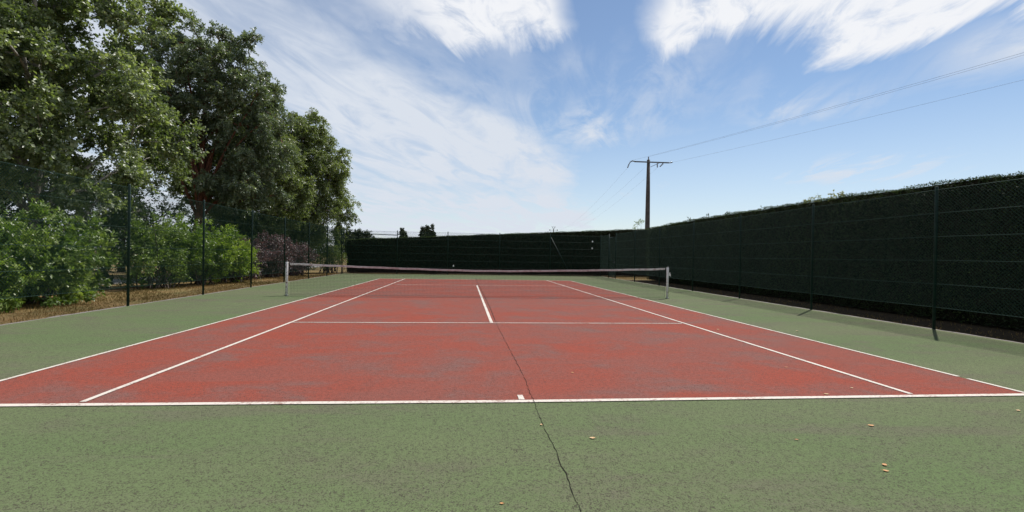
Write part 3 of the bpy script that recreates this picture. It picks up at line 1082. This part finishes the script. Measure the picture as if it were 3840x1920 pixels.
tree('leafy_tree', (-14.2, 15.2, GZ), 'mid-height brownish green tree between the red-limbed tree and the weeping one', 'tree', 'trees beyond the left fence',
     [(0.7, 0, 7.9, 2.1, 2.2, 2.8), (1.4, 0, 5.4, 2.3, 2.2, 2.4), (-1.0, 0, 5.6, 2.2, 2.2, 2.2), (0.6, 0, 3.4, 2.4, 2.0, 1.4)],
     [(0, 0, 0), (0.1, 0, 2.0), (0, 0.1, 4.5), (0.05, 0, 8.5)], 0.20, 115, 170, 0.40, 0.12, 0.06, M['lf_birch'], M['bark'], 104, nlimb=14, mind=0.82, bough=(9, 0.58), droop=0.25)
tree('weeping_birch', (-12.3, 19.6, GZ), 'yellow-green tree with drooping twigs, rightmost of the tall trees', 'tree', 'trees beyond the left fence',
     [(0, 0, 9.5, 1.6, 1.7, 2.2), (1.2, 0, 7.8, 1.9, 1.9, 2.2), (2.4, 0, 7.4, 0.95, 1.3, 1.4), (2.0, 0, 5.0, 1.2, 1.4, 1.6), (-1.3, 0, 7.0, 1.9, 2.0, 2.3), (0.3, 0, 5.2, 2.4, 2.2, 1.9), (-0.5, 0, 3.5, 2.2, 2.2, 1.2)],
     [(0, 0, 0), (0.05, 0, 2.0), (-0.05, 0, 4.5), (0.1, 0, 7.0), (0.1, 0, 10.0)], 0.18, 150, 150, 0.39, 0.12, 0.058, M['lf_birch'], M['bark'], 105, nlimb=20, mind=0.80, bough=(9, 0.55), droop=0.75, shell=2.0)
# belt further back that closes the view under the crowns
for i, (x, y, h, r, mt_, lb) in enumerate(((-25, 9, 8, 3.6, 'lf_dark', 'background tree seen under the crowns at the far left'),
                                       (-22.5, 17, 7, 3.4, 'lf_far', 'background tree seen between the trunks behind the red-limbed tree'),
                                       (-19.0, 24, 5.6, 2.8, 'lf_dark', 'low background tree behind the purple shrubs'),
                                       (-15.0, 26.5, 5.0, 2.6, 'lf_dark', 'low background tree behind the weeping tree'))):
    tree('background_tree', (x, y, GZ), lb, 'tree', 'background trees beyond the left fence',
         [(0, 0, h * 0.62, r, r, h * 0.36), (r * 0.3, -r * 0.3, h * 0.35, r * 0.9, r * 0.9, h * 0.3)],
         [(0, 0, 0), (0.1, 0, h * 0.3), (0, 0.1, h * 0.8)], 0.18, 110, 150, 0.8, 0.15, 0.09, M[mt_], M['bark'], 200 + i, nlimb=8, mind=0.5)

# shrubs behind the fence
shrub('laurel_shrub', (-11.6, -3.1, GZ), 'big glossy green shrub at the left edge behind the fence', 'shrubs behind the left fence',
      [(0, 0.2, 1.05, 1.35, 1.6, 1.05), (0.3, -1.3, 0.9, 1.1, 1.2, 0.95), (-0.3, 1.3, 1.1, 1.0, 1.1, 1.05)], 170, 160, 0.36, 0.125, 0.055, M['lf_laurel'], 301)
shrub('laurel_shrub', (-13.0, -4.6, GZ), 'shaded green shrub cut off by the left picture edge', 'shrubs behind the left fence',
      [(0, 0, 1.0, 1.3, 1.4, 1.1), (-0.6, 1.6, 1.1, 1.2, 1.3, 1.1)], 90, 110, 0.38, 0.125, 0.055, M['lf_laurel'], 305)
shrub('laurel_shrub', (-12.2, 3.1, GZ), 'rounded grey-green shrub just right of the dark gap behind the fence', 'shrubs behind the left fence',
      [(0, 0, 1.35, 1.2, 1.3, 1.15), (0.2, 1.0, 1.2, 1.1, 1.1, 1.1)], 120, 120, 0.36, 0.11, 0.048, M['lf_laurel'], 302)
shrub('bright_shrub', (-11.7, 5.1, GZ), 'bright yellow-green upright shrub in the middle of the left fence', 'shrubs behind the left fence',
      [(0, 0, 1.45, 1.2, 1.3, 1.25), (0.25, 1.0, 1.3, 1.0, 1.1, 1.1), (-0.5, -0.6, 1.5, 1.0, 1.0, 1.2)], 140, 120, 0.36, 0.125, 0.045, M['lf_bright'], 303)
shrub('bright_shrub', (-11.3, 7.1, GZ), 'smaller bright green shrub next to the purple shrubs', 'shrubs behind the left fence',
      [(0, 0, 0.95, 0.85, 0.9, 0.9), (0, -0.3, 1.3, 0.6, 0.7, 0.6)], 70, 110, 0.32, 0.12, 0.042, M['lf_bright'], 304)
shrub('purple_shrub', (-12.0, 9.6, GZ), 'purple-leaved shrub nearest the bright green shrubs', 'purple shrubs behind the left fence',
      [(0, 0, 1.15, 1.2, 1.4, 1.05)], 80, 120, 0.34, 0.085, 0.05, M['lf_purple'], 306, droop=0.2)
shrub('purple_shrub', (-11.4, 11.9, GZ), 'purple-leaved shrub in the middle of the three, reddest on top', 'purple shrubs behind the left fence',
      [(0, 0, 1.25, 1.1, 1.3, 1.15)], 80, 120, 0.34, 0.085, 0.05, M['lf_purple'], 307, droop=0.2)
shrub('purple_shrub', (-11.1, 14.6, GZ), 'purple-leaved shrub left of the net post, nearest the far corner', 'purple shrubs behind the left fence',
      [(0, 0, 1.15, 1.1, 1.4, 1.1)], 80, 120, 0.34, 0.085, 0.05, M['lf_purple'], 308, droop=0.2)
shrub('willow_shrub', (-10.2, 19.2, GZ), 'pale green weeping shrub in the far left corner', None,
      [(0, 0, 1.9, 0.75, 0.9, 1.0), (0.3, 0.2, 1.3, 0.8, 0.8, 0.9)], 70, 120, 0.34, 0.11, 0.03, M['lf_willow'], 309, droop=0.9)
shrub('leafy_shrub', (-13.6, 8.4, GZ), 'dark green shrub standing behind the purple ones', None,
      [(0, 0, 1.5, 1.5, 1.8, 1.4), (0.2, 3.0, 1.6, 1.4, 1.8, 1.5), (0.3, 6.0, 1.7, 1.4, 1.8, 1.6)], 170, 110, 0.42, 0.11, 0.06, M['lf_dark'], 310)
shrub('leafy_shrub', (-14.3, 0.4, GZ), 'very dark shrub in the gap between the two nearest green shrubs', None,
      [(0, 0, 1.2, 1.2, 1.5, 1.25), (0.2, -2.2, 1.2, 1.2, 1.4, 1.2), (0.3, 2.4, 1.4, 1.2, 1.6, 1.4)], 130, 130, 0.42, 0.11, 0.06, M['lf_dark'], 312)
shrub('leafy_shrub', (13.6, 21.9, GZ), 'pale green bush rising above the hedge corner beside the power pole', None,
      [(-0.3, 0, 2.5, 1.1, 0.8, 1.9), (0.5, 0.1, 2.0, 0.9, 0.8, 1.4)], 70, 100, 0.34, 0.09, 0.05, M['lf_willow'], 311)

# pale arching twig in front of the purple shrubs
tw = thing('arching_twig', (-10.6, 8.2, GZ), 'pale arching leafy twig in front of the purple shrubs', 'plant')
rgn = np.random.default_rng(9)
pts = bent((-10.55, 8.5, GZ), (-11.2, 7.4, 1.35), 0.0, 0.6, rgn, 9)
mb = MB()
mb.tube(pts, [0.012 - 0.001 * i for i in range(9)], 5, False)
mb.build('stem', M['bark_pale'], tw, True)
m_ = 60
tt = rgn.random(m_)
P = np.array([list(pts[min(7, int(q * 8))].lerp(pts[min(8, int(q * 8) + 1)], q * 8 % 1)) for q in tt]) + rgn.normal(size=(m_, 3)) * 0.03
link('leaves', leaf_mesh('twig_leaves', P, unit(rgn.normal(size=(m_, 3)) + 0.4), rgn.normal(size=(m_, 3)), rgn.uniform(.05, .09, m_), rgn.uniform(.03, .05, m_), rgn.random(m_), M['lf_shoot'], .1), tw)

# ------------------------------------------------------------------ far trees on the horizon
def at(u, v, Y):
    d = fw + rt2 * ((u - 1920) / 1850.2) - up2 * ((v - 960) / 1850.2)
    return CAM_POS + d * ((Y - CAM_POS.y) / d.y)

for i, (u0, u1, vt, Y, lb, kind) in enumerate((
        (1262, 1283, 838, 95, 'small dark conical tree beyond the far left fence corner', 'conifer'),
        (1288, 1330, 858, 110, 'rounded far tree just right of the dark cone above the hedge', 'round'),
        (1322, 1362, 862, 112, 'rounded far tree second from the left fence corner above the hedge', 'round'),
        (1352, 1395, 872, 108, 'low far tree that slopes into the hedge top', 'round'),
        (1499, 1518, 856, 150, 'slim lone poplar above the far hedge', 'poplar'),
        (1514, 1527, 872, 152, 'short poplar at the foot of the slim lone one', 'poplar'),
        (1574, 1596, 848, 150, 'left poplar of the far cluster, tallest', 'poplar'),
        (1590, 1612, 852, 154, 'middle poplar of the far cluster', 'poplar'),
        (1606, 1635, 850, 150, 'right poplar of the far cluster, broadest', 'poplar'))):
    c = at((u0 + u1) / 2, vt, Y)
    w = (at(u1, vt, Y) - at(u0, vt, Y)).length / 2
    h = c.z
    if kind == 'round':
        lobes = [(0, 0, h * 0.66, w, w, h * 0.34), (w * 0.4, 0, h * 0.45, w * 0.9, w, h * 0.36), (-w * 0.4, 0, h * 0.45, w * 0.9, w, h * 0.36)]
        nc, cr, L = 110, 0.8, 0.34
    else:
        lobes = [(0, 0, h * 0.55, w * 0.80, w * 0.8, h * 0.45), (0, 0, h * 0.75, w * 0.45, w * 0.45, h * 0.25)]
        nc, cr, L = 90, 0.6, 0.34
    tree('far_' + ('tree' if kind == 'round' else kind), (c.x, Y, GZ), lb, 'tree', 'far trees on the horizon', lobes,
         [(0, 0, 0), (0, 0, h * 0.3), (0, 0, h * 0.85)], 0.3, nc, 130, cr, L, L * 0.6, M['lf_far'], M['bark'], 400 + i, nlimb=6)

# ------------------------------------------------------------------ power line
PX, PY = 17.72, 32.0
PT = 11.40
pole = thing('power_pole', (PX, PY, GZ), 'dark tapered power pole with a wide crossarm behind the hedge', 'pole')
mb = MB()
mb.tube([(PX, PY, -0.3), (PX, PY, 4.0), (PX, PY, 8.0), (PX, PY, PT)], [0.265, 0.25, 0.21, 0.155], 12)
mb.build('shaft', M['concrete'], pole, True)
ARM = 2.05
mb = MB()
mb.box((PX - ARM * 0.75, PY - 0.22, PT - 0.33), (PX + ARM * 0.98, PY - 0.15, PT - 0.21))
mb.tube([(PX - ARM * 0.7, PY - 0.235, PT - 0.27), (PX - ARM * 0.85, PY - 0.235, PT - 0.22), (PX - ARM * 0.96, PY - 0.235, PT - 0.33), (PX - ARM * 1.05, PY - 0.235, PT - 0.62)], [0.06, 0.06, 0.05, 0.035], 8)
mb.tube([(PX + ARM * 0.5, PY - 0.235, PT - 0.36), (PX + 0.15, PY - 0.235, PT - 0.75)], 0.025, 6)
mb.build('crossarm', M['steel'], pole)
def insul(p, q):
    p, q = Vector(p), Vector(q)
    mb = MB()
    pts, rr = [], []
    for i in range(13):
        pts.append(p.lerp(q, i / 12))
        rr.append(0.075 if i % 4 in (1, 2) else 0.03)
    mb.tube(pts, rr, 8)
    mb.build('insulator', M['glass'], pole, True)
far_dir = (at(2075, 870, 160) - Vector((PX, PY, PT))).normalized()
line_dir = Vector((7, -28, 0)).normalized()
attach = [Vector((PX - ARM * 1.03, PY - 0.235, PT - 0.58)), Vector((PX, PY - 0.1, PT + 0.30)), Vector((PX + ARM, PY - 0.235, PT - 0.28))]
insul(attach[0], attach[0] + Vector((-0.12, 0.1, -0.35)))
insul((PX, PY, PT - 0.02), (PX, PY, PT + 0.32))
insul((PX + ARM * 0.98, PY - 0.23, PT - 0.29), (PX + ARM * 1.14, PY - 0.5, PT - 0.27))
insul((PX + ARM * 0.72, PY - 0.2, PT - 0.36), (PX + ARM * 0.60, PY + 0.1, PT - 0.66))
insul((PX + ARM * 0.42, PY - 0.2, PT - 0.36), (PX + ARM * 0.43, PY - 0.15, PT - 0.80))

# next pole of the line, far behind the hedge
fp = at(2076, 852, 165)
fpole = thing('power_pole', (fp.x, 165, GZ), 'tiny far power pole with a forked top beyond the hedge', 'pole')
mb = MB()
mb.tube([(fp.x, 165, -0.3), (fp.x, 165, fp.z - 0.6)], [0.24, 0.14], 8)
mb.build('shaft', M['concrete'], fpole)
mb = MB()
for s in (-1, 1):
    mb.tube([(fp.x, 165, fp.z - 0.8), (fp.x + s * 0.65, 165, fp.z + 0.25)], 0.07, 6)
mb.tube([(fp.x - 0.7, 165, fp.z + 0.12), (fp.x + 0.7, 165, fp.z + 0.12)], 0.05, 6)
mb.tube([(fp.x - 1.5, 165, fp.z - 1.1), (fp.x + 1.5, 165, fp.z - 1.1)], 0.05, 6)
mb.build('crossarm', M['steel'], fpole)
for s in (-1, 1):
    mb = MB()
    mb.tube([(fp.x + s * 1.4, 165, fp.z - 1.35), (fp.x + s * 1.4, 165, fp.z - 0.85)], 0.16, 8)
    mb.build('insulator', M['glass'], fpole)


def span(p, q, sag, label, r=0.0055):
    p, q = Vector(p), Vector(q)
    pts = []
    for i in range(41):
        t = i / 40
        v = p.lerp(q, t)
        v.z -= sag * 4 * t * (1 - t)
        pts.append(v)
    mb = MB()
    mb.tube(pts, r, 5, False)
    tag(mb.build('power_cable', M['cable']), label, 'cable', 'cables of the power line')


nxt = Vector((PX, PY, PT)) + line_dir * 84
perp = Vector((-line_dir.y, line_dir.x, 0))
nxt_pts = [nxt - perp * ARM + Vector((0, 0, 0.2)), nxt + Vector((0, 0, 0.7)), nxt + perp * ARM + Vector((0, 0, 0.2))]
st0 = [Vector((PX - ARM * 1.03, PY - 0.235, PT - 0.25)), attach[1], Vector((PX + ARM * 1.12, PY - 0.48, PT - 0.27))]
# the side that faces the camera
pp = [(0, nxt + Vector((-1.9, -0.5, 0.2))), (1, nxt + Vector((0, 0, 0.75))), (2, nxt + Vector((1.9, 0.5, 0.2)))]
for (i, q), lb in zip(pp, ('topmost cable from the left arm of the power pole to the right picture edge', 'middle cable from the top of the power pole to the right picture edge',
                           'lowest of the three cables running right from the power pole')):
    span(st0[i], q, 0.9, lb)
fpts = [Vector((fp.x - 1.4, 165, fp.z - 0.85)), Vector((fp.x, 165, fp.z + 0.2)), Vector((fp.x + 1.4, 165, fp.z - 0.85))]
fst = [attach[0] + Vector((-0.12, 0.1, -0.35)), Vector((PX - 0.3, PY + 0.2, PT - 0.75)), Vector((PX + ARM * 0.43, PY - 0.15, PT - 0.80))]
for p, q, lb in zip(fst, fpts, ('leftmost faint cable running from the power pole to the far one', 'middle faint cable running from the power pole to the far one',
                                'right faint cable running behind the pole to the far one')):
    span(p, q, 2.6, lb, 0.005)

# ------------------------------------------------------------------ fallen leaves
def fallen(x, y, s, mat, label, seed, z=0.006):
    s *= 0.78
    rg = random.Random(seed)
    a = rg.uniform(0, 6.28)
    n = 7
    vs, fs = [], []
    for i in range(n):
        t = i / (n - 1)
        w = math.sin(math.pi * min(1, t * 0.92 + 0.08)) ** 0.8 * 0.42 * (1 - 0.2 * t)
        curl = 0.30 * (t - 0.45) ** 2 * 4 * rg.uniform(0.8, 1.1)
        for k in (-1, 0, 1):
            vs.append(((t - 0.5) * s, k * w * s, 0.002 + s * (curl * 0.4 + (0.22 if k else 0.02) * w)))
    for i in range(n - 1):
        for k in range(2):
            o_ = i * 3 + k
            fs.append((o_, o_ + 1, o_ + 4, o_ + 3))
    ca, sa = math.cos(a), math.sin(a)
    o = thing('fallen_leaf', (x, y, z), label, 'leaf', 'fallen leaves on the court')
    mb = MB()
    R = lambda v: (x + v[0] * ca - v[1] * sa, y + v[0] * sa + v[1] * ca, z + v[2])
    mb.add([R(v) for v in vs], fs)
    mb.build('blade', mat, o, True)
    mb = MB()
    mb.tube([R((-0.5 * s, 0, s * 0.12)), R((-0.65 * s, 0.03 * s, s * 0.1)), R((-0.8 * s, 0.1 * s, 0.006))], 0.0012, 4)
    mb.build('stalk', mat, o)


LV = [(0.38, -12.91, 0.058, 'leafpale', 'pale leaf on the green right of the crack'),
      (0.028, -12.585, 0.036, 'leafpale', 'small pale leaf lying on the edge of the crack'),
      (2.88, -12.74, 0.062, 'leafdry', 'orange leaf on the green below the right singles corner'),
      (2.30, -13.51, 0.050, 'leafdry2', 'brown leaf, farther of the close pair at lower right'),
      (2.23, -13.60, 0.046, 'leafdry', 'orange leaf, nearer of the close pair at lower right'),
      (4.71, -12.40, 0.055, 'leafpale', 'pale leaf on the green at the right picture edge'),
      (3.20, -11.80, 0.060, 'leafpale', 'pale leaf just behind the baseline on the right'),
      (3.68, -11.57, 0.040, 'leafpale', 'tiny pale leaf on the red beyond the baseline leaf'),
      (4.42, -7.24, 0.080, 'leafpale', 'pale leaf in the right tramline near the service line'),
      (6.00, -7.39, 0.080, 'leafpale', 'pale leaf on the green outside the right tramline'),
      (0.69, -10.78, 0.045, 'leafdry', 'lone leaf on the red right of the crack'),
      (-0.40, -13.88, 0.030, 'leafdry2', 'small orange leaf on the green at the bottom centre'),
      (2.00, -13.02, 0.030, 'leafdry2', 'small orange leaf alone on the green at right of centre'),
      (3.60, -10.55, 0.050, 'leafdry2', 'leaf touching the inner edge of the right singles line')]
for i, (x, y, s, mk, lb) in enumerate(LV):
    fallen(x, y, s, M[mk], lb, 50 + i, 0.010 if abs(x) < 5.5 and y > -11.9 else 0.006)
